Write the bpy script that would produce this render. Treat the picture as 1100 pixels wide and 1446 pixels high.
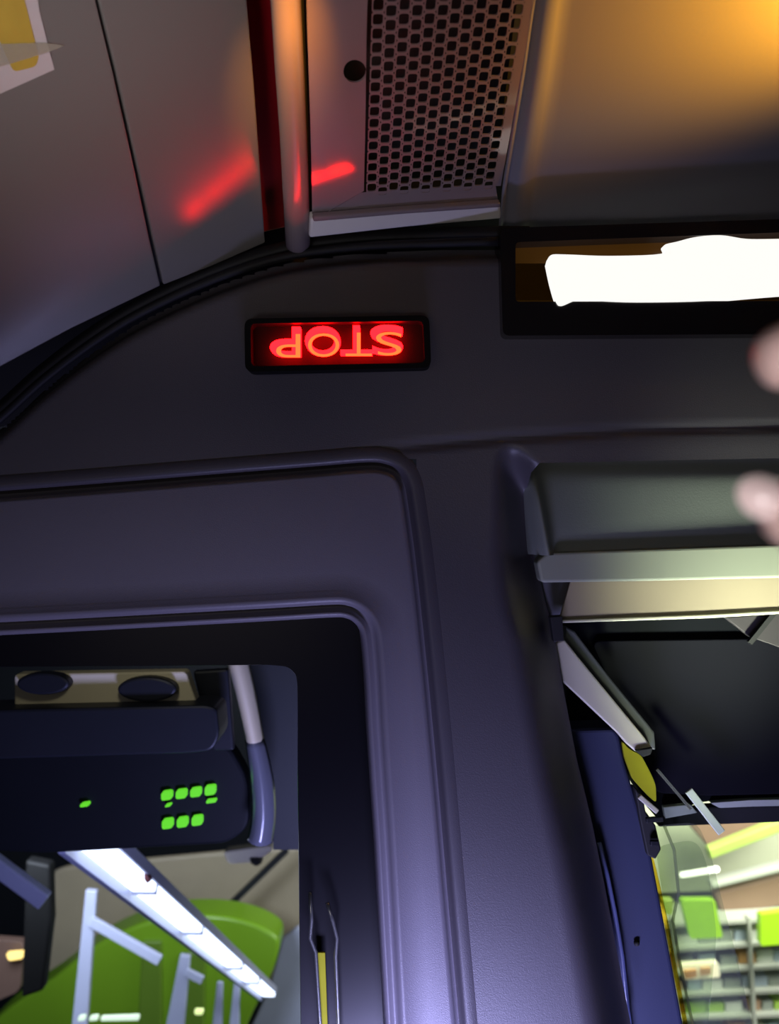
import bpy, bmesh, math, random
from mathutils import Vector, Matrix
random.seed(4)
for o in list(bpy.data.objects): bpy.data.objects.remove(o)
SC = bpy.context.scene; COL = SC.collection
F = 1300.0
CAM = Vector((0, 0, 1.6))
# ------------------------------------------------------------- camera, world, lights, exposure
cd = bpy.data.cameras.new('camera'); cam = bpy.data.objects.new('camera', cd); COL.objects.link(cam)
cam.location = CAM; cam.rotation_euler = (math.radians(90), 0, 0)
cd.sensor_fit = 'HORIZONTAL'; cd.sensor_width = 36; cd.lens = 36 * F / 1100; cd.clip_start = 0.01
cd.dof.use_dof = True; cd.dof.focus_distance = 1.02; cd.dof.aperture_fstop = 7.0
SC.camera = cam
SC.view_settings.view_transform = 'Standard'; SC.view_settings.look = 'None'
SC.view_settings.exposure = 0; SC.view_settings.gamma = 1; SC.view_settings.use_curve_mapping = False
w = bpy.data.worlds.new('world'); SC.world = w; w.use_nodes = True
w.node_tree.nodes['Background'].inputs[0].default_value = (0.55, 0.6, 0.9, 1)
w.node_tree.nodes['Background'].inputs[1].default_value = 0.012

def lamp(name, loc, target, power, color, size, sy=None, spread=None):
    l = bpy.data.lights.new(name, 'AREA'); l.energy = power; l.color = color
    l.shape = 'RECTANGLE'; l.size = size; l.size_y = sy or size
    if spread: l.spread = math.radians(spread)
    o = bpy.data.objects.new(name, l); COL.objects.link(o)
    o.location = CAM + Vector(loc)
    d = (CAM + Vector(target)) - o.location
    o.rotation_euler = d.to_track_quat('-Z', 'Y').to_euler()
    return o
lamp('saloon_light', (0.05, 0.52, -1.05), (0.0, 1.0, -0.84), 8.5, (0.50, 0.49, 1.0), 0.3, 0.2, spread=105)
lamp('panel_fill', (-0.25, 0.22, -0.05), (-0.24, 0.86, 0.50), 0.24, (1.0, 0.93, 0.93), 0.15, spread=50)  # added unseen fill that brightens the upper left cover panels
lamp('cab_ceiling_light', (-0.5, -0.5, -0.1), (-0.2, 1.0, 0.5), 0.85, (1.0, 0.90, 0.82), 0.6)
lamp('cove_amber_fill', (0.62, 0.72, 0.44), (0.32, 0.88, 0.58), 3.4, (1.0, 0.43, 0.02), 0.10, spread=60)  # added off frame to give the cove the display's amber glow
lamp('pillar_amber_fill', (-0.045, 0.56, 0.40), (-0.090, 0.81, 0.40), 0.038, (1.0, 0.36, 0.04), 0.012, spread=22)  # added unseen spot that turns the corner pillar orange
lamp('hand_fill', (0.06, 0.0, -0.10), (0.13, 0.27, 0.02), 0.08, (1.0, 0.93, 0.95), 0.07, spread=50)  # added unseen fill to brighten the fingertips
lamp('recess_fill', (0.50, 0.72, -0.80), (0.43, 1.08, -0.16), 1.25, (0.90, 1.0, 0.76), 0.08, spread=28)  # added unseen lamp narrowed onto the recess, standing for light from outside
lamp('shop_lights', (3.0, 4.6, -0.2), (2.6, 6.2, -3.0), 260, (1.0, 1.0, 0.9), 2.0)
lamp('aisle_lights', (-1.5, 3.2, -0.9), (-1.6, 5.6, -2.2), 60, (0.85, 0.92, 1.0), 0.8)
lamp('tan_top_fill', (-0.33, 1.14, -0.06), (-0.36, 1.42, -0.27), 0.22, (1.0, 0.93, 0.72), 0.06)  # added fill hidden behind the hatch, brightens the console's tan top

# ------------------------------------------------------------- helpers
def ray(px, py): return Vector(((px - 550) / F, 1.0, (723 - py) / F))
def at(px, py, Y): return CAM + ray(px, py) * Y
def hit(px, py, pl):
    A, n = pl; r = ray(px, py); return CAM + r * ((A - CAM).dot(n) / r.dot(n))
def tag(o, label=None, cat=None, group=None, kind=None):
    if label: o['label'] = label
    if cat: o['category'] = cat
    if group: o['group'] = group
    if kind: o['kind'] = kind
    return o
def empty(name, loc, label, cat, group=None):
    o = bpy.data.objects.new(name, None); COL.objects.link(o); o.location = loc
    bpy.context.view_layer.update()
    return tag(o, label, cat, group)
def link(name, me, mat, parent=None, smooth=False, bevel=0, seg=2, auto=None):
    if mat and not me.materials: me.materials.append(mat)
    o = bpy.data.objects.new(name, me); COL.objects.link(o)
    if smooth:
        for p in me.polygons: p.use_smooth = True
    if parent:
        o.parent = parent; o.matrix_parent_inverse = Matrix.Translation(-parent.location)
    if bevel:
        m = o.modifiers.new('bevel', 'BEVEL'); m.width = bevel; m.segments = seg; m.limit_method = 'ANGLE'
    return o
def mesh(vs, fs):
    me = bpy.data.meshes.new('m'); me.from_pydata([tuple(v) for v in vs], [], fs)
    bm = bmesh.new(); bm.from_mesh(me); bmesh.ops.recalc_face_normals(bm, faces=bm.faces); bm.to_mesh(me); bm.free()
    return me
def prism(name, pts, thick, mat, parent=None, bevel=0, smooth=False, seg=2):
    """solid with the outline pts (3D, planar) and the thickness vector thick"""
    n = len(pts); vs = [Vector(p) for p in pts] + [Vector(p) + thick for p in pts]
    fs = [tuple(range(n)), tuple(range(2 * n - 1, n - 1, -1))] + [(i, (i + 1) % n, n + (i + 1) % n, n + i) for i in range(n)]
    return link(name, mesh(vs, fs), mat, parent, smooth, bevel, seg)
def slab(name, pix, Y, depth, mat, parent=None, bevel=0, seg=2):
    return prism(name, [at(x, y, Y) for x, y in pix], Vector((0, depth, 0)), mat, parent, bevel, seg=seg)
def bar(name, a, b, w, t, mat, parent=None, bevel=0, up=Vector((0, 1, 0)), w2=None):
    """box beam from a to b, w wide across, t deep towards 'up'"""
    d = (b - a).normalized(); s = d.cross(up).normalized(); u = s.cross(d).normalized(); w2 = w2 or w
    vs = []
    for p, ww in ((a, w), (b, w2)):
        for i, j in ((-1, -1), (1, -1), (1, 1), (-1, 1)): vs.append(p + s * (i * ww / 2) + u * (j * t / 2))
    fs = [(0, 1, 2, 3), (7, 6, 5, 4)] + [(i, (i + 1) % 4, 4 + (i + 1) % 4, 4 + i) for i in range(4)]
    return link(name, mesh(vs, fs), mat, parent, False, bevel)
def tube(name, pts, r, mat, parent=None, seg=12, sx=1.0):
    pts = [Vector(p) for p in pts]; vs = []; fs = []; n = len(pts)
    rs = r if isinstance(r, (list, tuple)) else [r] * n
    for i, p in enumerate(pts):
        d = (pts[min(i + 1, n - 1)] - pts[max(i - 1, 0)]).normalized()
        a = d.cross(Vector((0, 1, 0.01))).normalized(); b = d.cross(a).normalized()
        for k in range(seg):
            t = 2 * math.pi * k / seg; vs.append(p + a * (math.cos(t) * rs[i] * sx) + b * (math.sin(t) * rs[i]))
    for i in range(n - 1):
        for k in range(seg): fs.append((i * seg + k, i * seg + (k + 1) % seg, (i + 1) * seg + (k + 1) % seg, (i + 1) * seg + k))
    fs += [tuple(range(seg)), tuple((n - 1) * seg + k for k in range(seg))]
    return link(name, mesh(vs, fs), mat, parent, True)
def interp(tab, y):
    if y <= tab[0][0]: return tab[0][1]
    for (a, b), (c, d) in zip(tab, tab[1:]):
        if y <= c: return b + (d - b) * (y - a) / (c - a)
    return tab[-1][1]
def sstep(a, b, x):
    t = max(0, min(1, (x - a) / (b - a))); return t * t * (3 - 2 * t)
def catmull(P, n=8):
    out = []
    for i in range(len(P) - 1):
        p0 = P[max(i - 1, 0)]; p1 = P[i]; p2 = P[i + 1]; p3 = P[min(i + 2, len(P) - 1)]
        for k in range(n):
            t = k / n
            out.append(tuple(0.5 * (2 * p1[j] + (p2[j] - p0[j]) * t + (2 * p0[j] - 5 * p1[j] + 4 * p2[j] - p3[j]) * t * t + (3 * p1[j] - p0[j] - 3 * p2[j] + p3[j]) * t ** 3) for j in range(len(p1))))
    out.append(tuple(P[-1])); return out
def roundrect(x0, y0, x1, y1, r, n=6):
    o = []
    for cx, cy, a0 in ((x1 - r, y0 + r, -90), (x1 - r, y1 - r, 0), (x0 + r, y1 - r, 90), (x0 + r, y0 + r, 180)):
        for k in range(n + 1):
            a = math.radians(a0 + 90 * k / n); o.append((cx + r * math.cos(a), cy + r * math.sin(a)))
    return o
def roundpoly(P, r, n=5):
    out = []; m = len(P)
    for i in range(m):
        p = Vector(P[i]); a = Vector(P[i - 1]); b = Vector(P[(i + 1) % m])
        da = (a - p); db = (b - p); q = min(r, da.length * .45, db.length * .45)
        s = p + da.normalized() * q; e = p + db.normalized() * q
        for k in range(n + 1):
            t = k / n; v = s * (1 - t) ** 2 + p * 2 * t * (1 - t) + e * t * t; out.append((v.x, v.y))
    return out

def pbr(name, col, rough=0.5, metal=0, spec=0.5, var=0.08, vscale=6, bump=0.0, bscale=600, emit=None, es=0, alpha=1, coat=0, trans=0, rvar=0.0):
    m = bpy.data.materials.new(name); m.use_nodes = True; nt = m.node_tree; b = nt.nodes['Principled BSDF']
    b.inputs['Base Color'].default_value = (*col, 1); b.inputs['Roughness'].default_value = rough
    b.inputs['Metallic'].default_value = metal; b.inputs['Specular IOR Level'].default_value = spec
    b.inputs['Coat Weight'].default_value = coat; b.inputs['Transmission Weight'].default_value = trans
    tc = nt.nodes.new('ShaderNodeTexCoord')
    if var:
        nz = nt.nodes.new('ShaderNodeTexNoise'); nz.inputs['Scale'].default_value = vscale; nz.inputs['Detail'].default_value = 5
        nt.links.new(tc.outputs['Object'], nz.inputs['Vector'])
        mx = nt.nodes.new('ShaderNodeMix'); mx.data_type = 'RGBA'
        mx.inputs[6].default_value = (*[c * (1 - var) for c in col], 1); mx.inputs[7].default_value = (*[min(1, c * (1 + var)) for c in col], 1)
        nt.links.new(nz.outputs[0], mx.inputs[0]); nt.links.new(mx.outputs[2], b.inputs['Base Color'])
        if rvar:
            mr = nt.nodes.new('ShaderNodeMapRange'); mr.inputs[3].default_value = rough - rvar; mr.inputs[4].default_value = rough + rvar
            nt.links.new(nz.outputs[0], mr.inputs[0]); nt.links.new(mr.outputs[0], b.inputs['Roughness'])
    if bump:
        n2 = nt.nodes.new('ShaderNodeTexNoise'); n2.inputs['Scale'].default_value = bscale; n2.inputs['Detail'].default_value = 2
        bp = nt.nodes.new('ShaderNodeBump'); bp.inputs['Strength'].default_value = bump; bp.inputs['Distance'].default_value = 0.001
        nt.links.new(tc.outputs['Object'], n2.inputs['Vector']); nt.links.new(n2.outputs[0], bp.inputs['Height']); nt.links.new(bp.outputs[0], b.inputs['Normal'])
    if emit:
        b.inputs['Emission Color'].default_value = (*emit, 1); b.inputs['Emission Strength'].default_value = es
    return m
def clear(name, tint=(1, 1, 1), gloss=0.06, rough=0.02, haze=0.0, hcol=(0.8, 0.8, 0.8)):
    m = bpy.data.materials.new(name); m.use_nodes = True; nt = m.node_tree; nt.nodes.clear()
    out = nt.nodes.new('ShaderNodeOutputMaterial'); tr = nt.nodes.new('ShaderNodeBsdfTransparent'); tr.inputs[0].default_value = (*tint, 1)
    gl = nt.nodes.new('ShaderNodeBsdfGlossy'); gl.inputs['Roughness'].default_value = rough; gl.inputs[0].default_value = (1, 1, 1, 1)
    df = nt.nodes.new('ShaderNodeBsdfDiffuse'); df.inputs[0].default_value = (*hcol, 1)
    a = nt.nodes.new('ShaderNodeMixShader'); a.inputs[0].default_value = haze
    b = nt.nodes.new('ShaderNodeMixShader'); b.inputs[0].default_value = gloss
    nt.links.new(tr.outputs[0], a.inputs[1]); nt.links.new(df.outputs[0], a.inputs[2])
    nt.links.new(a.outputs[0], b.inputs[1]); nt.links.new(gl.outputs[0], b.inputs[2]); nt.links.new(b.outputs[0], out.inputs[0])
    return m

M = dict(
    matt=pbr('matt_black', (0.0015, 0.0015, 0.0015), 0.6, spec=.15, var=0),
    bright_tan=pbr('bright_tan', (0.62, 0.55, 0.36), 0.5, var=.12),
    frit=pbr('black_frit', (0.004, 0.004, 0.006), 0.3, spec=.2, var=0),
    bulk=pbr('bulkhead_plastic', (0.075, 0.068, 0.080), 0.42, var=.1, bump=.25, bscale=900),
    hatch=pbr('hatch_plastic', (0.17, 0.158, 0.187), 0.40, var=.08, bump=.25, bscale=900),
    rubber=pbr('black_rubber', (0.010, 0.010, 0.012), 0.6, spec=.25, var=.2),
    lining=pbr('grey_lining', (0.165, 0.155, 0.15), 0.2, spec=1.0, var=.05, vscale=4),
    grille=pbr('grille_metal', (0.24, 0.19, 0.205), 0.09, spec=1.0, var=.04),
    ledge=pbr('ledge_plastic', (0.72, 0.68, 0.66), 0.4, var=.05),
    pillar=pbr('pillar_plastic', (0.30, 0.24, 0.21), 0.25, spec=1, var=.06),
    cove=pbr('cove_plastic', (0.21, 0.20, 0.235), 0.45, spec=.5, var=.05, vscale=3),
    black=pbr('black_void', (0.004, 0.004, 0.005), 0.7, var=0),
    gloss=pbr('black_gloss', (0.008, 0.006, 0.007), 0.25, var=.2),
    smoked=pbr('smoked_amber', (0.06, 0.022, 0.003), 0.3, var=.1, emit=(1, 0.42, 0.04), es=0.022),
    paper=pbr('paper', (0.45, 0.42, 0.44), 0.6, var=.08, vscale=30),
    yprint=pbr('yellow_print', (0.42, 0.30, 0.04), 0.5, var=.15, vscale=40),
    red_glow=pbr('red_glow', (0.1, 0.0, 0.0), 0.3, var=0, emit=(1, 0.001, 0.0016), es=38),
    core_glow=pbr('orange_core_glow', (0.1, 0.02, 0.0), 0.3, var=0, emit=(1, 0.006, 0.0012), es=45),
    stand_in_white=pbr('stand_in_white', (0.1, 0.08, 0.02), 0.3, var=0, emit=(1, 0.99, 0.95), es=1.0),
    green_led=pbr('green_led', (0.02, 0.1, 0.0), 0.3, var=0, emit=(0.16, 0.85, 0.03), es=0.95),
    tube_glow=pbr('white_tube', (0.8, 0.8, 0.8), 0.3, var=0, emit=(0.80, 0.88, 1.0), es=3.0),
    console=pbr('dark_console', (0.005, 0.006, 0.008), 0.5, spec=.12, var=.2),
    console2=pbr('charcoal_console', (0.010, 0.011, 0.015), 0.45, spec=.25, var=.2),
    tan=pbr('tan_panel', (0.34, 0.29, 0.20), 0.5, var=.12),
    cream=pbr('cream_panel', (0.50, 0.47, 0.36), 0.4, var=.1),
    green=pbr('green_shell', (0.17, 0.34, 0.015), 0.35, var=.15, vscale=1.2),
    lilac=pbr('pale_blue_paint', (0.42, 0.45, 0.60), 0.4, var=.1),
    navy=pbr('navy_plastic', (0.036, 0.042, 0.085), 0.32, var=.1, bump=.1),
    olive=pbr('olive_bar', (0.30, 0.32, 0.25), 0.35, var=.08),
    recess=pbr('grey_green_plastic', (0.26, 0.285, 0.26), 0.36, var=.06, bump=.15),
    blind=pbr('blind_fabric', (0.25, 0.20, 0.135), 0.7, var=.12, vscale=5),
    yellow=pbr('yellow_strap', (0.34, 0.33, 0.012), 0.6, spec=.1, var=.15, vscale=30),
    chrome=pbr('chrome', (0.6, 0.62, 0.6), 0.2, metal=.9, var=.05),
    skin=pbr('skin', (0.58, 0.40, 0.37), 0.45, var=.1, vscale=60, bump=.3, bscale=500),
    nail=pbr('nail', (0.66, 0.52, 0.50), 0.22, var=.03),
    glass=clear('window_glass', (0.93, 0.95, 1.0), 0.03, 0.02),
    acrylic=clear('clear_acrylic', (0.88, 0.92, 0.84), 0.05, 0.05, 0.04, (0.8, 0.82, 0.75)),
    lime=pbr('lime_sign', (0.34, 0.62, 0.02), 0.4, var=.1, emit=(0.34, 0.72, 0.02), es=0.35),
    limebeam=pbr('lime_trim', (0.45, 0.62, 0.14), 0.4, var=.1),
    shopceil=pbr('shop_ceiling', (0.62, 0.68, 0.48), 0.6, var=.12, vscale=1.5),
    brown=pbr('shop_fascia', (0.25, 0.165, 0.11), 0.5, var=.12),
    shelf=pbr('shop_shelf', (0.5, 0.54, 0.46), 0.4, var=.1),
    shopwall=pbr('shop_wall', (0.62, 0.66, 0.52), 0.6, var=.15, vscale=1.5),
)
goods = [pbr('carton_' + n, c, .5, var=.2, vscale=8) for n, c in dict(blue=(.45, .55, .65), white=(.75, .8, .72), brown=(.45, .3, .2), orange=(.7, .4, .15), grey=(.35, .4, .35), lime=(.4, .65, .1)).items()]

# ------------------------------------------------------------- front bulkhead (the wall carrying the signs)
OUT_ = [(-60, 701), (100, 689), (300, 673), (440, 662), (515, 656), (543, 658), (562, 667), (572, 684), (577, 710), (588, 790), (600, 900), (610, 1000), (621, 1120), (634, 1270), (650, 1446), (656, 1520)]
INN_ = [(-60, 897), (100, 889), (250, 881), (380, 874), (465, 869), (488, 870), (502, 877), (511, 889), (515, 910), (519, 960), (522, 1020), (527, 1100), (533, 1190), (539, 1300), (547, 1446), (551, 1520)]
OUTL = catmull(OUT_, 8); INNL = catmull(INN_, 8)
ARC = catmull([(-60, 640), (0, 594), (60, 540), (130, 487), (200, 444), (300, 398), (400, 366), (500, 352), (600, 347), (705, 344), (800, 344), (1000, 342), (1180, 340)], 8)
def arc_y(x):
    for a, b in zip(ARC, ARC[1:]):
        if a[0] <= x <= b[0]: return a[1] + (b[1] - a[1]) * (x - a[0]) / (b[0] - a[0])
    return 340
XB = [(640, 738), (700, 743), (780, 754), (860, 774), (900, 786), (1000, 803), (1100, 822), (1200, 846), (1300, 866), (1446, 893), (1540, 912)]
def hatch_x(y): return interp([(q[1], q[0]) for q in OUT_[7:]], y)
def hatch_y(x): return interp([(q[0], q[1]) for q in OUT_[:7]], x)
def rec_sdf(x, y):
    s = x - interp(XB, y); t = (y - 640) + (x - 750) * 0.02
    if s < 30 and t < 30:
        return 30 - math.hypot(30 - s, 30 - t)
    return min(s, t)
def top_sdf(y, x): return (y - 640) + (x - 750) * 0.02
SEAM = [(480, 641), (600, 628), (700, 619), (880, 607), (1180, 600)]
def bulk_depth(x, y):
    d = 0.0
    s = rec_sdf(x, y)
    k = sstep(650, 860, y); a = 1 if y > 730 else sstep(-5, 45, top_sdf(y, x) - (x - interp(XB, y)))
    d += a * (0.07 + .015 * k) * sstep(-42 - 33 * k, 14 + 8 * k, s) ** (1 + .4 * k) + (1 - a) * .001 * sstep(-9, 14, s)
    if x > 470:
        e = y - interp(SEAM, x); d += 0.0035 * math.exp(-(e / 5.0) ** 2) * sstep(480, 620, x); d -= 0.0004 * sstep(0, 14, e) * sstep(480, 620, x)
    d += 0.03 * sstep(26, 0, y - arc_y(x))
    return d
vs = []; fs = []; idx = {}
xs = list(range(-60, 1190, 6)); ys = list(range(330, 1525, 6))
def inside(x, y):
    if y < arc_y(x) - 4: return False
    if rec_sdf(x, y) > 20: return False
    if y > hatch_y(x) - 18 and x < hatch_x(y) + 18: return False
    return True
def vid(i, j):
    if (i, j) not in idx:
        x, y = xs[i], ys[j]; y = max(y, arc_y(x) - 4)
        sx, sy_ = x - interp(XB, y), top_sdf(y, x)
        if min(sx, sy_) > 14:
            if sx < sy_: x -= sx - 14
            else: y -= sy_ - 14
        idx[i, j] = len(vs); vs.append(at(x, y, 1.0) + Vector((0, bulk_depth(x, y), 0)))
    return idx[i, j]
for i in range(len(xs) - 1):
    for j in range(len(ys) - 1):
        x, y = xs[i] + 3, ys[j] + 3
        if inside(x, y): fs.append((vid(i, j), vid(i + 1, j), vid(i + 1, j + 1), vid(i, j + 1)))
me = mesh(vs, fs); bm = bmesh.new(); bm.from_mesh(me)
bmesh.ops.remove_doubles(bm, verts=bm.verts, dist=1e-4); bmesh.ops.dissolve_degenerate(bm, edges=bm.edges, dist=1e-5)
bm.to_mesh(me); bm.free()
tag(link('wall_front', me, M['bulk'], smooth=True), kind='structure')

def loft(name, A, B, prof, mat, parent=None, Y=1.0):
    """strip between two matching outlines; prof = (which outline, px towards the other, depth)"""
    n = len(A); vs = []; fs = []
    for i in range(n):
        a = Vector(A[i]); b = Vector(B[i])
        def nor(Q):
            t = Vector(Q[min(i + 1, n - 1)]) - Vector(Q[max(i - 1, 0)]); return Vector((-t.y, t.x)).normalized()
        da, db = nor(A), nor(B)
        for k, off, dep in prof:
            p = a + da * off if k == 'o' else b - db * off
            vs.append(at(p.x, p.y, Y) + Vector((0, dep, 0)))
    m = len(prof)
    for i in range(n - 1):
        for j in range(m - 1): fs.append((i * m + j, i * m + j + 1, (i + 1) * m + j + 1, (i + 1) * m + j))
    return link(name, mesh(vs, fs), mat, parent, True)
tag(loft('trim_1', OUTL, INNL, [('o', -26, .0005), ('o', -24, -.0006), ('o', -12, -.0012), ('o', -8, -.0012), ('o', -5, .001), ('o', -2, .007), ('o', 1, .010)], M['bulk']), kind='structure')
# rubber gasket that follows the arch
gas = empty('rubber_gasket', at(350, 380, 1.0), 'black rubber gasket curving along the arched top edge of the bulkhead', 'gasket')
tube('outer_lip', [at(x, y - 13, 1.02) for x, y in ARC[::2] if x < 760], 0.009, M['rubber'], gas, 14)
tube('inner_bead', [at(x, y - 3, 1.0) for x, y in ARC[::2] if x < 715], 0.005, M['rubber'], gas, 10)

# ------------------------------------------------------------- hatch with window
hat = empty('access_hatch', at(300, 780, 1.0), 'dark grey moulded hatch with rounded corner framing the lower left window', 'hatch')
loft('hatch_panel', OUTL, INNL, [('o', 1, .010), ('o', 4, .009), ('o', 7, .003), ('o', 10, -.0005), ('o', 14, -.001),
     ('i', 60, -.001), ('i', 34, -.001), ('i', 27, -.004), ('i', 22, -.0045), ('i', 17, -.001), ('i', 14, .004), ('i', 9, .0045), ('i', 5, -.001), ('i', 1, -.001), ('i', -3, .004), ('i', -6, .02), ('i', -8, .045)], M['hatch'], hat)
FRI = catmull([(-60, 950), (100, 949), (250, 948), (340, 947), (370, 947), (386, 948), (399, 950), (410, 958), (415, 972), (416, 1010), (416, 1060), (416, 1120), (417, 1200), (418, 1300), (420, 1446), (421, 1520)], 8)
INN2 = [(x + 14, y - 10) for x, y in INNL]
loft('black_border', INN2, FRI, [('o', 0, .038), ('i', 0, .038), ('i', -1, .041)], M['frit'], hat)
for p in bpy.data.objects['black_border'].data.polygons: p.use_smooth = False
slab('glass', [(-60, 860), (545, 860), (580, 1530), (-60, 1530)], 1.042, 0.004, M['glass'], hat)
# things in the black slot right of the pane
rod = empty('latch_rods', at(455, 1370, 1.02), 'pair of thin shiny rods in the black slot beside the window', 'rod')
tube('rod', [at(x, y, 1.015) for x, y in ((438, 1260), (440, 1300), (438, 1325), (446, 1345), (452, 1446), (454, 1520))], 0.0022, M['chrome'], rod, 8)
tube('rod', [at(x, y, 1.015) for x, y in ((462, 1275), (470, 1300), (476, 1325), (474, 1350), (478, 1446), (480, 1520))], 0.0022, M['chrome'], rod, 8)
tag(slab('yellow_strip', [(448, 1345), (459, 1345), (465, 1520), (451, 1520)], 1.024, .003, M['yellow'], bevel=.0008), 'narrow yellow strip standing upright in the black slot by the window', 'strip')

# ------------------------------------------------------------- red STOP sign
def ringframe(name, outer, inner, Y0, Y1, mat, parent):
    n = len(outer); vs = [at(*p, Y0) for p in outer] + [at(*p, Y0) for p in inner] + [at(*p, Y0) + Vector((0, Y1 - Y0, 0)) for p in inner] + [at(*p, Y0) + Vector((0, Y1 - Y0, 0)) for p in outer]
    fs = []
    for a in range(4):
        b = (a + 1) % 4
        for i in range(n): fs.append((a * n + i, a * n + (i + 1) % n, b * n + (i + 1) % n, b * n + i))
    return link(name, mesh(vs, fs), mat, parent)
sg = empty('stop_sign', at(477, 487, 1.0), 'glowing red STOP sign hanging upside down on the dark bulkhead', 'sign')
slab('housing', roundpoly([(345, 450), (606, 445), (609, 519), (346, 525)], 12), 0.985, .03, M['matt'], sg, .003)
ringframe('bezel', roundpoly([(345, 450), (606, 445), (609, 519), (346, 525)], 12), roundpoly([(354, 457), (597, 453), (600, 512), (355, 517)], 8), .9675, .99, M['matt'], sg)
def glyph(ch, offset, ext):
    c = bpy.data.curves.new('t', 'FONT'); c.body = ch; c.offset = offset; c.extrude = ext; c.size = 1; c.resolution_u = 6
    o = bpy.data.objects.new('t', c); COL.objects.link(o); bpy.context.view_layer.update()
    me = bpy.data.meshes.new_from_object(o.evaluated_get(bpy.context.evaluated_depsgraph_get()))
    bpy.data.objects.remove(o); return me
def place_glyph(name, ch, x0, x1, y0, y1, Y, offset, ext, mat, parent):
    """letter turned half round so that it reads upside down"""
    me = glyph(ch, offset, ext)
    X = [v.co.x for v in me.vertices]; Z = [v.co.y for v in me.vertices]
    ax, bx_, az, bz = min(X), max(X), min(Z), max(Z)
    L = at(x0, y1, Y); R = at(x1, y0, Y)
    for v in me.vertices:
        u = (v.co.x - ax) / (bx_ - ax); t = (v.co.y - az) / (bz - az)
        v.co = Vector((R.x + (L.x - R.x) * u, Y - v.co.z, R.z + (L.z - R.z) * t))
    return link(name, me, mat, parent)
for ch, x0, x1 in (('P', 382, 425), ('O', 431, 481), ('T', 481, 526), ('S', 523, 569)):
    dy = -0.02 * (x0 - 470)
    lt = place_glyph('letter', ch, x0, x1, 461 + dy, 502 + dy, .976, .016, .0055, M['red_glow'], sg)
    s = {'P': (390, 424), 'O': (435, 479), 'T': (488, 525), 'S': (531, 567)}[ch]
    c = place_glyph('glowing_core', ch, s[0], s[1], 470 + dy, 503 + dy, .9698, -.010, .0004, M['core_glow'], sg)
    c.parent = lt; c.matrix_parent_inverse = Matrix.Identity(4)

# ------------------------------------------------------------- passenger display
ds = empty('information_display', at(900, 395, 1.0), 'black boxed information display with a made-up glaring white panel', 'display')
ringframe('casing', roundpoly([(706, 322), (1400, 300), (1400, 470), (710, 474)], 10), roundpoly([(728, 342), (1385, 318), (1385, 424), (728, 426)], 6), .978, 1.03, M['gloss'], ds)
slab('smoked_window', [(722, 335), (1390, 312), (1390, 430), (722, 432)], 1.0, .004, M['smoked'], ds)
lit = catmull([(772, 372), (778, 360), (800, 359), (860, 361), (934, 358), (938, 346), (956, 341), (985, 334), (1020, 332), (1055, 337), (1100, 337), (1180, 336), (1300, 333), (1350, 340), (1352, 400), (1300, 408), (1180, 412), (1100, 416), (1000, 424), (900, 426), (842, 424), (828, 424), (812, 424), (794, 431), (786, 426), (778, 400), (772, 372)], 5)[:-1]
slab('stand_in_panel', lit, .974, .012, M['stand_in_white'], ds, .001)  # added: glowing panel in the shape of a blotch hiding the display

# ------------------------------------------------------------- ceiling lining above
def pl(px, py, Y, az, el):
    a, e = math.radians(az), math.radians(el)
    return (at(px, py, Y), Vector((math.sin(a) * math.cos(e), -math.cos(a) * math.cos(e), math.sin(e))))
PG = pl(560, 300, .985, 27, -60.5)
PL_ = pl(375, 345, 1.02, 44, -47)
def panel(name, pix, plane, thick, mat, parent=None, bevel=.002, push=0):
    n = plane[1]
    return prism(name, [hit(x, y, plane) + n * push for x, y in pix], -n * thick, mat, parent, bevel)
tag(panel('cover_panel', [(-110, -90), (112, -90), (135, 0), (160, 103), (188, 228), (212, 340), (227, 404), (100, 465), (0, 519), (-110, 580)], PL_, .010, M['lining']),
    'wide grey cover panel at far left with the paper notice', 'panel')
tag(panel('cover_panel', [(117, -90), (343, -90), (349, 0), (359, 115), (368, 240), (375, 343), (300, 376), (231, 403), (216, 338), (192, 228), (164, 103), (139, 0)], PL_, .010, M['lining']),
    'grey cover panel catching a smeared red reflection beside the red tinted gap', 'panel')
tag(panel('seam_strip', [(108, -90), (122, -90), (144, 0), (170, 103), (197, 228), (221, 340), (236, 408), (222, 412), (183, 228), (155, 103), (130, 0)], PL_, .004, M['rubber'], push=-.011),
    'dark seam strip between the two grey cover panels', 'seam')
tag(panel('mounting_clip', [(232, 392), (312, 360), (308, 384), (240, 410)], PL_, .006, M['lining'], push=-.014), 'small grey clip under the lower edge of the cover panels', 'clip')
tag(panel('paper_notice', [(-60, -50), (45, -50), (55, 15), (76, 97), (0, 131), (-60, 156)], PL_, .0008, M['paper'], bevel=0, push=.0015), 'white paper notice with yellow print in the top left corner', 'notice')
nt_ = bpy.data.objects['paper_notice']
tag(panel('yellow_print', roundpoly([(-40, -45), (22, -45), (34, 0), (54, 78), (50, 92), (18, 100), (0, 60)], 8), PL_, .0004, M['yprint'], nt_, 0, push=.0022), 'yellow print')
nt_.children[0].matrix_parent_inverse = Matrix.Identity(4)
tag(panel('adhesive_tape', [(-60, 70), (0, 60), (60, 58), (90, 62), (62, 73), (0, 92), (-60, 108)], PL_, .0004, clear('tape', (.9, .9, .85), .06, .15, .28, (.6, .58, .5)), nt_, 0, push=.0028), 'clear tape')
nt_.children[1].matrix_parent_inverse = Matrix.Identity(4)

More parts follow.
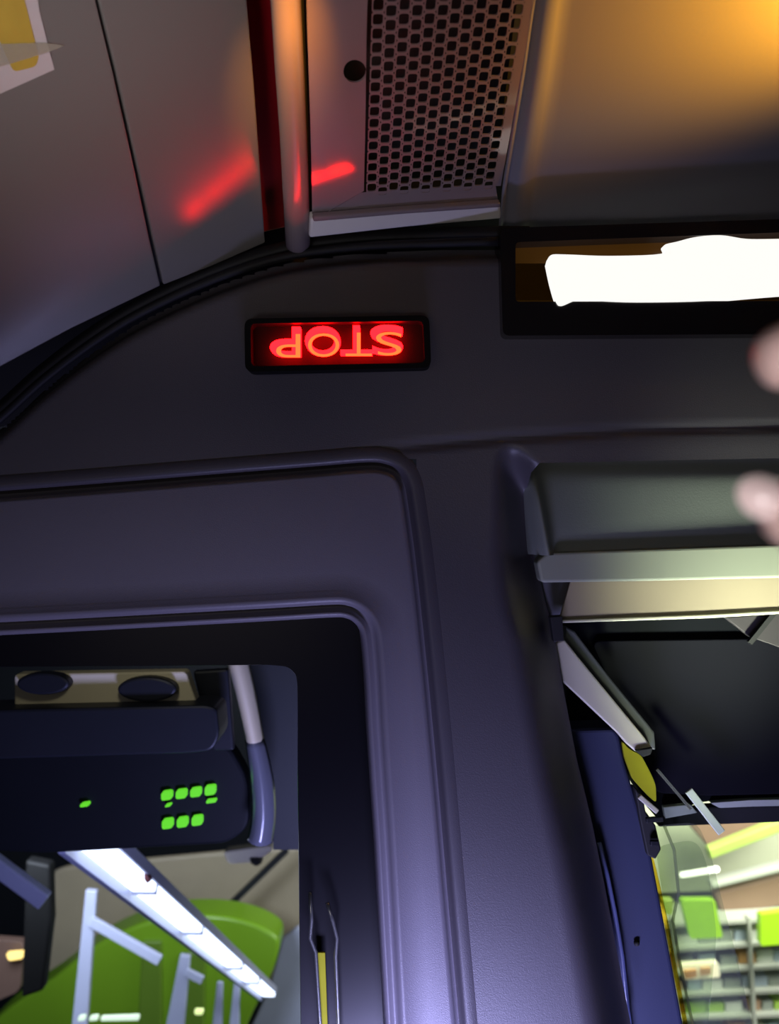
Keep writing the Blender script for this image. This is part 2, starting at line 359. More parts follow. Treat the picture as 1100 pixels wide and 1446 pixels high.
# gap strip, the sign's red glow put into its colour, and round pillar
tag(panel('gap_lining', [(335, -100), (450, -100), (450, 0), (450, 180), (450, 352), (368, 372), (350, 100)], PL_, .01, pbr('painted_gap_glow', (0.22, 0.004, 0.008), .32, var=.1), push=-.05), 'dark strip between cover panel and corner pillar with a deep red glow painted in', 'strip')
P = [hit(x, y, PG) for x, y in ((398, -80), (405, 0), (411, 110), (416, 200), (419, 270), (422, 350))]
tag(tube('corner_pillar', [p + PG[1] * -0.006 for p in P], [.0125, .0125, .013, .013, .0135, .0135], M['pillar'], seg=24), 'slim rounded pillar glowing orange and red between the grey panels', 'pillar')

gp = empty('ventilation_grille', hit(600, 150, PG), 'grey vent panel with staggered rows of square holes and a round hole', 'vent')
# perforated plate: real holes
C00, C10, C01, C11 = [hit(x, y, PG) for x, y in ((525, 265), (691, 256), (534.5, 7), (733, 5))]
NC, NR = 12, 16
def gpt(u, v):     # u columns, v rows, 0,0 bottom-left hole centre
    a = u / (NC - 1); b = v / (NR - 1)
    return C00.lerp(C10, a).lerp(C01.lerp(C11, a), b)
n = PG[1]; bm = bmesh.new()
K = 24
for i in range(NC):
    for j in range(-0, NR + 5):
        off = -0.42 if i % 2 else 0.0
        ctr = (i, j + off + 0.0)
        ringo = []; ringi = []; ringb = []
        for k in range(K):
            a = 2 * math.pi * (k + .5) / K; c, s_ = math.cos(a), math.sin(a)
            q = max(abs(c), abs(s_)); ringo.append(gpt(ctr[0] + .5 * c / q, ctr[1] + .5 * s_ / q))
            se = (abs(c) ** 5 + abs(s_) ** 5) ** (-1 / 5)
            ringi.append(gpt(ctr[0] + .395 * c * se, ctr[1] + .385 * s_ * se))
        vo = [bm.verts.new(p) for p in ringo]; vi = [bm.verts.new(p) for p in ringi]; vb = [bm.verts.new(p - n * .0015) for p in ringi]
        for k in range(K):
            l = (k + 1) % K
            bm.faces.new((vo[k], vo[l], vi[l], vi[k])); bm.faces.new((vi[k], vi[l], vb[l], vb[k]))
bmesh.ops.recalc_face_normals(bm, faces=bm.faces)
me = bpy.data.meshes.new('m'); bm.to_mesh(me); bm.free()
link('perforated_field', me, M['grille'], gp)
# solid plate round the perforated field, set a hair behind, with a real hole for the lock
lo = [hit(x, y, PG) for x, y in ((437, 312), (500, 309), (521.5, 274), (521.5, 274), (700, 300))]
def pp(x, y): return hit(x, y, PG) - n * .0004
left_out = [(430, -90), (433, 0), (438, 160), (441, 312)]
e_l = [gpt(-.5, v) - n * .0004 for v in (-.95, 5, 10, NR + 4.5)]
e_r = [gpt(NC - .5, v) - n * .0004 for v in (-.95, 5, 10, NR + 4.5)]
# left cheek with round hole
hc = (501, 101); hr = 16
bmq = bmesh.new()
outer = [(430, -90), (515, -90), (520, -40), (518.5, 20), (517.5, 60), (517, 101), (516.5, 150), (515.5, 200), (514, 270), (441, 312), (440, 240), (438, 160), (436, 101), (434, 40), (433, 0), (431, -45)]
pts = outer
# radial fan between outline and hole
R_ = 64
def ray_out(a):
    best = None; d = Vector((math.cos(a), math.sin(a)))
    for p, q in zip(pts, pts[1:] + pts[:1]):
        p = Vector(p) - Vector(hc); e = Vector(q) - Vector(hc) - p; den = d.x * e.y - d.y * e.x
        if abs(den) < 1e-9: continue
        t = (p.x * e.y - p.y * e.x) / den; s_ = (p.x * d.y - p.y * d.x) / den
        if t > 0 and -1e-6 <= s_ <= 1 + 1e-6 and (best is None or t < best): best = t
    return Vector(hc) + d * best
angs = sorted([2 * math.pi * k / R_ for k in range(R_)] + [math.atan2(p[1] - hc[1], p[0] - hc[0]) % (2 * math.pi) for p in pts])
A1 = [bmq.verts.new(pp(*ray_out(a))) for a in angs]
A2 = [bmq.verts.new(pp(hc[0] + hr * math.cos(a), hc[1] + hr * 1.0 * math.sin(a))) for a in angs]
A3 = [bmq.verts.new(v.co - n * .002) for v in A2]
for k in range(len(angs)):
    l = (k + 1) % len(angs)
    bmq.faces.new((A1[k], A1[l], A2[l], A2[k])); bmq.faces.new((A2[k], A2[l], A3[l], A3[k]))
bmesh.ops.recalc_face_normals(bmq, faces=bmq.faces)
me = bpy.data.meshes.new('m'); bmq.to_mesh(me); bmq.free()
link('side_plate', me, M['grille'], gp)
def quadstrip(name, A, B, mat, parent):
    vs = list(A) + list(B); m = len(A)
    return link(name, mesh(vs, [(i, i + 1, m + i + 1, m + i) for i in range(m - 1)]), mat, parent)
b0 = [gpt(u, -.48) for u in (-.9, 2, 5, 8, NC - .3)]
quadstrip('lower_plate', [p - n * .0008 for p in b0], [hit(x, y, PG) - n * .0008 for x, y in ((441, 313), (490, 310), (560, 304), (630, 299), (705, 294))], M['grille'], gp)
b1 = [gpt(-.9, -.48), gpt(2, -.48)]
rp = [(NC - .52, v) for v in (-.6, 3, 6, 9, 12, 15, 20.4)]
quadstrip('right_flange', [gpt(*q) - n * .0008 for q in rp], [gpt(q[0] + .75, q[1]) - n * .0008 for q in rp], M['grille'], gp)
prism('backing', [hit(x, y, PG) - n * .045 for x, y in ((440, -95), (770, -95), (715, 290), (450, 305))], -n * .004, M['black'], gp)
# ledge below the vent
PG2 = (PG[0], PG[1])
ld = empty('vent_ledge', hit(570, 305, PG), 'pale grey lipped ledge running along the bottom of the vent panel', 'ledge')
panel('shelf_lip', [(437, 303), (570, 293), (704, 284), (708, 304), (570, 316), (435, 331)], PG, .012, M['ledge'], ld, .003, push=.006)
panel('upper_bead', [(441, 298), (570, 288), (704, 279), (704, 285), (570, 294), (440, 305)], PG, .008, M['grille'], ld, .002, push=.009)

# curved cove to the right of the vent: concave at its left edge
PR = pl(900, 320, 1.08, 8, -61)
rows = []
N_ = 26
for j in range(N_):
    y = -100 + (412) * j / (N_ - 1); row = []
    # left edge follows the vent's flange
    xl = interp([(-100, 768), (0, 752), (100, 738), (200, 722), (256, 712), (312, 706)], y)
    base = hit(xl, y, PG) - PG[1] * .001
    for i in range(30):
        t = i / 29; x = xl + (1230 - xl) * t ** 1.5
        p = hit(x, y, PR)
        k = sstep(0, 30, x - xl)
        # swelling along the vertical corner bead
        p = p + PR[1] * (0.010 * math.exp(-((x - xl - 22) / 12.0) ** 2))
        if i == 0: p = base
        elif k < 1: p = p.lerp(base + (p - base) * .6, (1 - k) * .5)
        bend = max(0, (y - 190) / 120.0); p = p + Vector((0, 0, -0.010 * bend * bend))
        row.append(p)
    rows.append(row)
vs = [p for r in rows for p in r]; fs = [(j * 30 + i, j * 30 + i + 1, (j + 1) * 30 + i + 1, (j + 1) * 30 + i) for j in range(N_ - 1) for i in range(29)]
cv = link('cove_panel', mesh(vs, fs), M['cove'], smooth=True)
sm = cv.modifiers.new('solid', 'SOLIDIFY'); sm.thickness = .003; sm.offset = 0
tag(cv, 'smooth grey cove panel above the display washed with amber light', 'panel')
# dark void behind the openings
tag(slab('ceiling', [(-200, -150), (1300, -150), (1300, 360), (-200, 640)], 1.32, .02, M['black']), kind='structure')

# ------------------------------------------------------------- right-hand recess
vs = []; fs = []
xs2 = [722, 735, 742, 748, 753, 758, 763, 768, 773, 780, 790, 810, 850, 900, 1000, 1100, 1220]; ys2 = [630, 645, 655, 670, 700, 740, 765, 778, 786]
for y in ys2:
    for x in xs2:
        xx = x + (y - 640) * .10 if x < 800 else x
        yy = y - (x - 770) * .03 if y > 750 else y
        d = .062 + .035 * sstep(16, 2, xx - interp(XB, y)) - .018 * math.exp(-((xx - interp(XB, y) - 25) / 9.0) ** 2) * sstep(645, 690, y) - .02 * sstep(640, 790, y)
        d += .012 * sstep(50, 0, y - 630)
        vs.append(at(xx, yy, 1.0) + Vector((0, d, 0)))
W_ = len(xs2)
for j in range(len(ys2) - 1):
    for i in range(W_ - 1): fs.append((j * W_ + i, j * W_ + i + 1, (j + 1) * W_ + i + 1, (j + 1) * W_ + i))
o = link('pelmet_panel', mesh(vs, fs), M['recess'], smooth=True)
s_ = o.modifiers.new('sub', 'SUBSURF'); s_.levels = 2; s_.render_levels = 2
tag(o, 'grey green recessed panel above the pale horizontal bar', 'panel')

bl = empty('roller_blind', at(930, 800, 1.06), 'pale olive roller blind bar with cream blind fabric under it', 'blind')
slab('head_bar', roundpoly([(758, 792), (772, 780), (1200, 765), (1200, 814), (900, 821), (764, 823)], 6), 1.035, .03, M['olive'], bl, .004, 3)
slab('fabric', [(806, 818), (1200, 808), (1200, 859), (1000, 870), (789, 879)], 1.075, .006, M['blind'], bl, .001)
slab('hem', [(788, 876), (1000, 868), (1200, 857), (1200, 861), (1000, 873), (788, 880)], 1.072, .008, M['cream'], bl, .001)
slab('end_bracket', [(764, 818), (812, 818), (796, 862), (779, 880), (772, 860)], 1.09, .01, pbr('grey_bracket', (.14, .14, .17), .4), bl, .001)
slab('end_block', [(777, 871), (794, 870), (797, 905), (782, 907)], 1.055, .015, M['black'], bl, .001)

vi = empty('driver_visor', at(960, 1000, 1.2), 'large black visor box filling the opening under the cream blind', 'visor')
slab('box', roundpoly([(796, 872), (1240, 855), (1240, 1126), (1010, 1132), (985, 1136), (930, 1160), (880, 1080), (800, 1060)], 8), 1.2, .06, M['console'], vi, .006)
slab('face_panel', roundpoly([(835, 905), (1240, 900), (1240, 1118), (1000, 1124), (925, 1120)], 14), 1.192, .01, pbr('visor_black', (.006, .006, .010), .6, spec=.12, var=.2), vi, .003)
slab('lit_edge', roundpoly([(1003, 1134), (1060, 1130), (1240, 1127), (1240, 1135), (1060, 1139), (1016, 1141)], 3), 1.19, .03, M['shelf'], vi, .001)
slab('lower_rail', [(1003, 1140), (1240, 1134), (1240, 1156), (1030, 1164), (930, 1168), (932, 1152)], 1.22, .02, M['black'], vi, .002)
wp = empty('corner_wedge', at(1070, 890, 1.15), 'mauve grey wedge with a black diagonal edge below the blind at right', 'bracket')
slab('plate', [(1024, 872), (1240, 856), (1240, 940), (1100, 914), (1060, 900)], 1.15, .01, pbr('mauve_plate', (.04, .035, .038), .6, spec=.2), wp, .001)
bar('black_edge', at(1092, 866, 1.145), at(1058, 908, 1.145), .006, .006, M['black'], wp)

ar = empty('support_arm', at(850, 980, 1.1), 'cream diagonal arm slanting down from the blind to the yellow strap', 'arm')
slab('arm_face', [(781, 909), (797, 903), (820, 932), (905, 1035), (922, 1057), (898, 1062), (884, 1050), (872, 1036), (786, 955)], 1.09, .012, M['cream'], ar, .002)
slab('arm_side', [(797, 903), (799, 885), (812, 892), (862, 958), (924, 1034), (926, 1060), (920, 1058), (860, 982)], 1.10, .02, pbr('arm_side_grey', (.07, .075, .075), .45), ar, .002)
slab('end_cap', [(897, 1060), (922, 1056), (919, 1066), (908, 1069)], 1.085, .02, M['black'], ar, .001)
tag(slab('yellow_strap', roundpoly([(878, 1046), (888, 1058), (905, 1066), (918, 1090), (926, 1108), (927, 1134), (915, 1124), (893, 1100), (882, 1070)], 6), 1.098, .006, M['yellow'], bevel=.002), 'short yellow strap hanging below the end of the cream arm', 'strap')
nv = empty('door_post', at(880, 1250, 1.12), 'navy blue door post rising from the bottom right beside the acrylic screen', 'post')
slab('post_body', [(796, 1030), (868, 1028), (875, 1038), (882, 1075), (892, 1108), (908, 1160), (920, 1205), (936, 1290), (965, 1446), (980, 1530), (850, 1530), (820, 1250)], 1.115, .05, M['navy'], nv, .005, 3)
tube('screw', [at(899, 1332, 1.115), at(899, 1332, 1.11)], .0035, M['black'], nv, 10)
tube('edge_glint', [at(x, y, 1.10) for x, y in ((846, 1190), (858, 1240), (868, 1290), (878, 1350), (888, 1440), (896, 1520))], .003, pbr('glint_blue', (.12, .14, .3), .2, var=0), nv, 10)  # blue glint along the edge, put in as a coloured bead
hg = empty('hinge', at(912, 1160, 1.11), 'black jagged hinge fitting on the edge of the navy post', 'hinge')
slab('hinge_plate', [(896, 1112), (908, 1124), (912, 1146), (926, 1166), (934, 1200), (926, 1214), (914, 1208), (904, 1160)], 1.107, .02, M['black'], hg, .002)
for a, b in (((902, 1124), (928, 1146)), ((912, 1158), (936, 1156)), ((918, 1190), (930, 1190))):
    bar('hinge_pin', at(*a, 1.10), at(*b, 1.10), .006, .006, M['cream'] if a[1] < 1150 else M['console2'], hg, .001)
st = empty('metal_strips', at(975, 1130, 1.13), 'two thin silvery strips slanting across the corner of the black visor', 'strip')
bar('thin_strip', at(927, 1086, 1.12), at(975, 1142, 1.12), .0035, .004, M['chrome'], st)
bar('broad_strip', at(972, 1116, 1.12), at(1019, 1176, 1.12), .010, .004, pbr('pale_strip', (.45, .5, .42), .35), st, .001)
tag(slab('bright_sill', [(937, 1140), (975, 1136), (985, 1148), (940, 1156)], 1.185, .01, M['shelf'], bevel=.001), 'short pale sill showing between the hinge and the silvery strips', 'sill')

ac = empty('acrylic_screen', at(980, 1300, 1.14), 'clear acrylic screen with yellow edge standing beside the navy post', 'screen')
slab('pane', roundpoly([(915, 1168), (985, 1162), (1002, 1200), (1022, 1280), (1040, 1350), (1062, 1446), (1080, 1530), (980, 1530), (940, 1290)], 14), 1.16, .003, M['acrylic'], ac)
slab('inner_pane', roundpoly([(926, 1196), (985, 1186), (1000, 1225), (1012, 1320), (1000, 1446), (990, 1530), (975, 1530), (948, 1340)], 18), 1.19, .003, M['acrylic'], ac)
tube('yellow_edge', [at(x, y, 1.15) for x, y in ((918, 1205), (930, 1255), (942, 1310), (955, 1380), (968, 1446), (984, 1530))], .0028, clear('amber_edge', (1, .82, .22), .05, .1, .15, (.8, .6, .1)), ac, 10)
tube('clear_edge', [at(x, y, 1.188) for x, y in ((938, 1166), (952, 1200), (958, 1260), (950, 1300), (962, 1370), (978, 1446), (990, 1520))], .002, clear('pale_edge', (.8, .85, .65), .08, .1, .3, (.8, .8, .6)), ac, 10)

# ------------------------------------------------------------- what shows behind the lower left glass
tag(slab('wall_back', [(-400, 700), (560, 700), (560, 1700), (-400, 1700)], 6.6, .1, M['console']), kind='structure')
oc = empty('overhead_console', at(170, 985, 1.4), 'dark console with tan top and round dial behind the window glass', 'console')
slab('tan_top', roundpoly([(20, 952), (262, 948), (280, 1000), (150, 1008), (20, 1012)], 6), 1.42, .03, M['bright_tan'], oc, .003)
slab('console_body', roundpoly([(-80, 1004), (290, 996), (306, 1000), (310, 1040), (300, 1060), (270, 1064), (-80, 1075)], 12), 1.38, .08, M['console2'], oc, .004)
slab('side_panel', [(272, 948), (322, 945), (330, 1060), (300, 1060), (284, 1000)], 1.5, .02, M['console2'], oc, .004)
c = at(207, 974, 1.40); pts = []
for k in range(28):
    a = 2 * math.pi * k / 28; pts.append(c + Vector((.045 * math.cos(a), 0, .019 * math.sin(a))))
prism('dial', pts, Vector((0, .025, 0)), M['console2'], oc, .004)
c = at(60, 966, 1.40); pts = [c + Vector((.04 * math.cos(2 * math.pi * k / 28), 0, .017 * math.sin(2 * math.pi * k / 28))) for k in range(28)]
prism('dial', pts, Vector((0, .025, 0)), M['console2'], oc, .004)
ip = empty('indicator_panel', at(240, 1130, 1.6), 'dark instrument panel with green square indicator lights', 'instrument panel')
slab('panel_face', roundpoly([(-60, 1050), (322, 1050), (350, 1100), (352, 1168), (322, 1192), (60, 1206), (-60, 1200)], 18), 1.62, .05, M['console'], ip, .006)
for x, y, w_, h_ in ((235, 1124, 15, 12), (255.5, 1122, 15, 12), (276, 1119.5, 15, 12), (296.5, 1116.5, 15, 13), (236, 1164, 15, 13), (257, 1162, 15, 13), (278, 1159.5, 15, 13), (298, 1132, 14, 4), (237, 1138, 8, 3), (119, 1137, 12, 5)):
    slab('indicator_light', roundpoly([(x - w_ / 2, y - h_ / 2 + 1), (x + w_ / 2, y - h_ / 2 - 1), (x + w_ / 2, y + h_ / 2 - 1), (x - w_ / 2, y + h_ / 2 + 1)], 4), 1.608, .012, M['green_led'], ip)
pp_ = empty('curved_pillar', at(355, 1060, 1.55), 'cream topped curved pillar behind the right side of the glass', 'pillar')
def ribbon(name, L, Rr, Y, mat, parent, bulge=.02):
    vs = []; fs = []; n = len(L); m = 9
    for a, b in zip(L, Rr):
        for k in range(m):
            t = k / (m - 1); x = a[0] + (b[0] - a[0]) * t; y = a[1] + (b[1] - a[1]) * t
            vs.append(at(x, y, Y) - Vector((0, bulge * math.sin(math.pi * t), 0)))
    fs = [(i * m + k, i * m + k + 1, (i + 1) * m + k + 1, (i + 1) * m + k) for i in range(n - 1) for k in range(m - 1)]
    o = link(name, mesh(vs, fs), mat, parent, True); s = o.modifiers.new('solid', 'SOLIDIFY'); s.thickness = .004; return o
ribbon('cream_face', catmull([(322, 930), (334, 975), (347, 1030), (350, 1045)], 4), catmull([(348, 930), (358, 975), (368, 1030), (370, 1045)], 4), 1.56, M['bright_tan'], pp_)
ribbon('grey_face', catmull([(349, 1043), (356, 1100), (358, 1150), (352, 1186)], 4), catmull([(371, 1043), (384, 1100), (387, 1150), (382, 1190)], 4), 1.562, pbr('pillar_grey', (.12, .125, .15), .22, var=.1), pp_)
tag(slab('side_lining', [(350, 935), (430, 935), (430, 1200), (386, 1200), (384, 1100)], 1.72, .02, pbr('side_grey', (.018, .021, .02), .5, spec=.2)), 'dark grey green lining between the curved pillar and black border', 'lining')
bw = empty('rear_wall_panel', at(250, 1250, 5.9), 'tan wall panel beyond the glass above the green shell', 'panel')
slab('tan_sheet', roundpoly([(72, 1232), (92, 1224), (330, 1202), (440, 1196), (440, 1400), (64, 1400)], 12), 6.0, .05, M['tan'], bw, .02)
bar('diagonal_strut', at(405, 1200, 5.7), at(318, 1284, 5.7), .035, .04, M['console2'], bw)
lf = empty('ceiling_lamp', at(348, 1206, 3.0), 'small cream lamp with black dome above the tan wall', 'lamp')
slab('lamp_body', roundpoly([(314, 1203), (384, 1194), (384, 1202), (362, 1218), (322, 1221)], 8), 3.0, .05, pbr('lamp_cream', (.7, .66, .5), .4, var=.1), lf, .008)
tube('black_dome', [at(362, 1212, 2.99), at(362, 1218, 2.99), at(362, 1222, 2.99)], [.022, .018, .006], M['black'], lf, 14)
gr = empty('green_shell', at(220, 1370, 5.4), 'large bright green rounded shell low behind the window glass', 'shell')
G = catmull([(-80, 1520), (0, 1434), (70, 1385), (130, 1338), (190, 1308), (240, 1295), (300, 1293), (350, 1302), (384, 1318), (394, 1334), (388, 1364), (372, 1400), (350, 1446), (320, 1520)], 6)
slab('shell_body', G, 5.4, .25, M['green'], gr, .12, 5)
slab('shell_rib', [(200, 1330), (228, 1330), (228, 1530), (190, 1530)], 5.37, .05, pbr('dark_green_rib', (.12, .22, .02), .4), gr, .01)
slab('shell_rib', [(262, 1345), (290, 1345), (286, 1530), (250, 1530)], 5.37, .05, pbr('dark_green_rib_b', (.12, .22, .02), .4), gr, .01)
tag(slab('pale_blue_panel', [(398, 1326), (420, 1310), (440, 1310), (440, 1530), (318, 1530), (356, 1446), (380, 1395)], 5.8, .05, M['lilac'], bevel=.01), 'pale blue panel between the green shell and the black border', 'panel')
tl = empty('strip_light', at(220, 1270, 3.0), 'long bright strip light running diagonally across the glass', 'light')
a0 = at(134, 1190, 2.0); a1 = at(380, 1403, 5.0); dirv = a1 - a0
# positions along the image line, solved for depth
segs = [(0.0, .285), (.292, .56), (.572, .80), (.812, .90), (.912, 1.0)]
def on_strip(s):
    px = 134 + (380 - 134) * s; k = (px - 550) / F
    t = (k * a0.y - a0.x) / (dirv.x - k * dirv.y); return a0 + dirv * t
for s0, s1 in zip((.288, .566, .806, .906), (.288, .566, .806, .906)): bar('divider', on_strip(s0 - .004), on_strip(s1 + .004), .064, .04, M['lilac'], tl)
for s0, s1 in segs: bar('light_tube', on_strip(s0), on_strip(s1), .062, .03, M['tube_glow'], tl, .004)
side = Vector((-.046, 0, -.026)); 
bar('side_rail', on_strip(-.06) + side, on_strip(1.0) + side, .016, .03, M['lilac'], tl, .002)
side = Vector((.036, 0, .020))
bar('side_rail', on_strip(0) + side, on_strip(1.0) + side, .009, .03, M['lilac'], tl, .002)
sp = empty('strip_support', at(205, 1240, 2.4), 'tiny dark red bracket on the upper edge of the strip light', 'bracket')
bar('bracket', at(203, 1232, 2.3), at(212, 1244, 2.3), .012, .02, pbr('rust', (.2, .06, .05), .5), sp, .002)
def post(label, top, bot, Y, w_, w2, extra=()):
    r = empty('grab_rail', at(*top, Y), label, 'rail', 'grab rails behind the glass')
    bar('upright', at(*top, Y), at(*bot, Y), w_, w_ * .6, M['lilac'], r, .004, w2=w2)
    for a, b, ww in extra: bar('cross_rail', at(*a, Y - .02), at(*b, Y - .02), ww, ww * .6, M['lilac'], r, .004)
RP = pbr('rail_green_tint', (.22, .32, .16), .4, var=.1)
post('tallest pale upright rail with a sloping cross rail over the green shell', (130, 1256), (106, 1530), 4.2, .05, .075, (((128, 1300), (226, 1356), .045),))
post('second pale upright rail with a short cross rail, near the middle of the green shell', (262, 1348), (236, 1530), 4.6, .05, .12, (((262, 1372), (286, 1384), .04),))
for x, lab in ((308, 'faint pale upright rail just right of the second rail'), (332, 'faint pale upright rail farthest right on the green shell')):
    post(lab, (x + 3, 1386), (x - 6, 1530), 4.8, .03, .08)
tag(bar('sloping_beam', at(-60, 1180, 2.4), at(64, 1272, 2.4), .045, .03, M['lilac'], bevel=.004), 'pale blue beam sloping in from the left edge beside the tan wall', 'beam')
tag(slab('dark_column', [(36, 1215), (70, 1222), (72, 1300), (60, 1400), (30, 1410)], 3.4, .06, M['matt'], bevel=.01), 'black column left of the tan wall behind the glass', 'column')
al = empty('amber_lamp', at(20, 1350, 4.2), 'small warm yellow lamp low at the left edge', 'lamp')
slab('lamp_glow', roundpoly([(8, 1346), (34, 1344), (32, 1354), (12, 1357)], 4), 4.2, .02, pbr('warm_glow', (.8, .5, .1), .3, var=0, emit=(1, .72, .25), es=1.2), al)
slab('lamp_holder', roundpoly([(-40, 1325), (34, 1330), (28, 1400), (-40, 1430)], 10), 4.25, .05, pbr('dim_brown', (.10, .06, .045), .5), al, .01)
for x0, x1, lab in ((142, 196, 'long thin white light dash along the bottom edge'), (126, 138, 'middle small white dash left of the long dash'), (110, 120, 'leftmost tiny white dash along the bottom edge')):
    tag(slab('light_dash', roundpoly([(x0, 1437), (x1, 1435), (x1, 1441), (x0, 1442)], 2), 3.9, .02, pbr('dash_glow', (.6, .7, .5), .3, var=0, emit=(.6, .75, .5), es=.8)), lab, 'light', 'white dashes low on the glass')
tag(slab('light_dot', roundpoly([(274, 1427), (287, 1427), (286, 1433), (275, 1433)], 3), 3.9, .02, pbr('dot_glow', (.7, .8, .3), .3, var=0, emit=(.75, .85, .3), es=.9)), 'small yellowish light dot over the green shell near the bottom', 'light')

# ------------------------------------------------------------- the shop across the pavement, through the lower right opening
tag(slab('wall_shop', [(880, 1100), (1300, 1090), (1300, 1700), (880, 1700)], 6.6, .1, M['shopwall']), kind='structure')
tag(slab('ceiling_shop', [(890, 1150), (1300, 1090), (1300, 1215), (1010, 1258), (890, 1262)], 6.4, .1, M['shopceil']), kind='structure')
tag(slab('shop_fascia', [(1010, 1262), (1300, 1185), (1300, 1240), (1020, 1296)], 6.0, .1, M['brown'], bevel=.01), 'brown band across the shop front above the shelves', 'fascia')
tag(slab('trim_beam', [(1004, 1248), (1300, 1172), (1300, 1182), (1006, 1256)], 5.95, .1, M['shelf'], bevel=.01), 'pale thin beam just above the brown band', 'beam')
tag(slab('lime_beam', [(1000, 1200), (1300, 1080), (1300, 1100), (1004, 1214)], 5.9, .08, M['limebeam'], bevel=.01), 'lime green beam sloping across the shop ceiling', 'beam')
tag(slab('brown_soffit', [(960, 1150), (1100, 1146), (1090, 1164), (1000, 1196)], 6.1, .08, M['brown'], bevel=.01), 'brown soffit piece just under the black visor rail', 'soffit')
tag(bar('shop_lamp', at(960, 1236, 5.6), at(1015, 1227, 5.6), .03, .03, pbr('lamp_white', (.9, .9, .9), .3, var=0, emit=(1, 1, .95), es=3), bevel=.01), 'white tube lamp shining on the shop ceiling', 'lamp')
tag(slab('green_sign', roundpoly([(962, 1272), (1010, 1272), (1021, 1324), (975, 1326)], 4), 5.6, .06, M['lime']), 'square lime green shop sign behind the acrylic screen', 'sign')
tag(slab('green_sign', roundpoly([(1074, 1292), (1200, 1276), (1200, 1326), (1074, 1336)], 4), 5.6, .06, M['lime']), 'lime green shop sign at the right edge under the brown band', 'sign')
tag(slab('green_sign', roundpoly([(936, 1272), (952, 1272), (950, 1292), (940, 1292)], 4), 5.6, .06, M['limebeam']), 'small green shop sign against the navy post', 'sign')
ps = empty('price_board', at(990, 1370, 5.5), 'bright orange edged board low behind the acrylic screen', 'board')
slab('board', roundpoly([(962, 1364), (1014, 1360), (1017, 1380), (966, 1384)], 3), 5.5, .05, pbr('board_glow', (.9, .85, .7), .4, var=0, emit=(1, .85, .6), es=.6), ps)
slab('orange_patch', [(966, 1372), (984, 1370), (984, 1380), (968, 1382)], 5.48, .02, pbr('board_orange', (.75, .35, .1), .5), ps)
slab('orange_patch', [(990, 1368), (1004, 1367), (1004, 1376), (990, 1377)], 5.48, .02, pbr('board_orange_b', (.75, .4, .15), .5), ps)
sh = empty('shop_shelving', at(1050, 1380, 5.9), 'pale shop shelving with rows of blurred cartons', 'shelving')
shrows = [(1300, 1296), (1336, 1326), (1368, 1362), (1400, 1398), (1432, 1434), (1466, 1466)]
for a, b in shrows:
    slab('shelf_board', [(930, a + 6), (1240, b - 8), (1240, b - 3), (930, a + 11)], 5.85, .3, M['shelf'], sh)
for x in (948, 1056):
    slab('upright', [(x, 1296), (x + 4, 1296), (x + 18, 1530), (x + 13, 1530)], 5.84, .05, M['shelf'], sh)
gi = 0; names = ['blue', 'white', 'brown', 'orange', 'grey', 'lime']; words = ['top', 'second', 'third', 'fourth', 'bottom']
for r in range(5):
    a, b = shrows[r + 1]; x = 936; k = 0; ht = 22
    while x < 1100:
        w_ = random.choice((14, 18, 23, 28)); m = random.choice((0, 0, 1, 1, 1, 2, 3, 4, 4, 5)); y = a + (b - a) * (x - 930) / 310 + (x - 930) / 310 * -10 + 5.5
        h_ = ht + random.uniform(-5, 3)
        o = slab('carton', [(x, y - h_), (x + w_, y - h_ - 1), (x + w_, y - .3), (x, y)], 5.9, .12, goods[m])
        tag(o, '%s carton on the %s shop shelf, %s from the left' % (names[m], words[r], ['first', 'second', 'third', 'fourth', 'fifth', 'sixth', 'seventh', 'eighth', 'ninth', 'tenth'][k]), 'carton', 'cartons on the shop shelves')
        x += w_ + random.choice((2, 3, 8)); k += 1

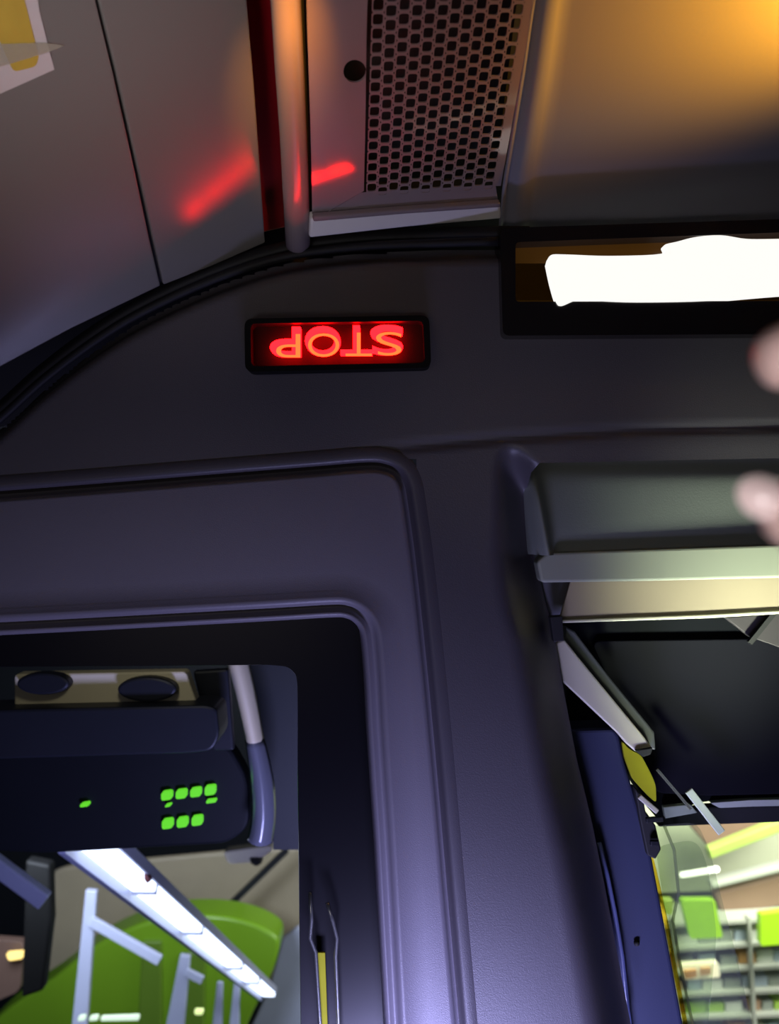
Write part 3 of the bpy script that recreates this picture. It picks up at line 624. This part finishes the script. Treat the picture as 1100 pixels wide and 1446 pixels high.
# ------------------------------------------------------------- hand reaching in from the right
J = {}; vl = []; el = []; rad = []
def jn(k, px, py, Y, r, par=None):
    J[k] = len(vl); vl.append(at(px, py, Y)); rad.append(r)
    if par is not None: el.append((J[par], J[k]))
jn('wrist', 1800, 690, .34, .026)
jn('arm1', 2100, 720, .37, .032, 'wrist'); jn('arm2', 2500, 760, .42, .040, 'arm1')
jn('palm', 1620, 650, .32, .026, 'wrist')
for nm, pts in dict(index=[(1490, 480, .295, .0125), (1310, 455, .275, .0100), (1150, 492, .268, .0108), (1064, 518, .266, .0108)],
                    middle=[(1470, 560, .315, .0125), (1290, 560, .335, .0100), (1240, 640, .335, .0092), (1300, 700, .325, .0085)],
                    ring=[(1485, 640, .335, .012), (1320, 650, .355, .0096), (1280, 730, .35, .0088), (1340, 780, .34, .008)],
                    pinky=[(1520, 720, .35, .0105), (1390, 740, .37, .0085), (1350, 800, .365, .0078), (1400, 840, .355, .007)],
                    thumb=[(1540, 780, .30, .016), (1370, 812, .285, .0130), (1215, 765, .272, .0124), (1082, 702, .268, .0122)]).items():
    prev = 'palm'
    for k, q in enumerate(pts): jn(nm + str(k), *q, prev); prev = nm + str(k)
me = bpy.data.meshes.new('hand'); me.from_pydata([tuple(v) for v in vl], el, [])
ho = link('person', me, None); me.materials.append(M['skin'])
sk = ho.modifiers.new('skin', 'SKIN'); sk.use_smooth_shade = True
for v, r in zip(me.skin_vertices[0].data, rad): v.radius = (r, r)
me.skin_vertices[0].data[J['palm']].use_root = True
ss = ho.modifiers.new('sub', 'SUBSURF'); ss.levels = 2; ss.render_levels = 3
tag(ho, "person's bare hand reaching in from the right edge, fingertip and thumb showing", 'person')
def nail(px, py, Y, rx, rz, rot, push):
    vs = []; fs = []; c = at(px, py, Y)
    for j in range(5):
        for k in range(20):
            a = 2 * math.pi * k / 20; q = (4 - j) / 4
            x = rx * q * math.cos(a); z = rz * q * math.sin(a)
            X = x * math.cos(rot) - z * math.sin(rot); Z = x * math.sin(rot) + z * math.cos(rot)
            vs.append(c + Vector((X, push * (q * q), Z)))
    for j in range(4):
        for k in range(20): fs.append((j * 20 + k, j * 20 + (k + 1) % 20, (j + 1) * 20 + (k + 1) % 20, (j + 1) * 20 + k))
    return link('fingernail', mesh(vs, fs), M['nail'], ho, True)
nail(1088, 704, .2615, .0085, .0062, math.radians(-25), .004)
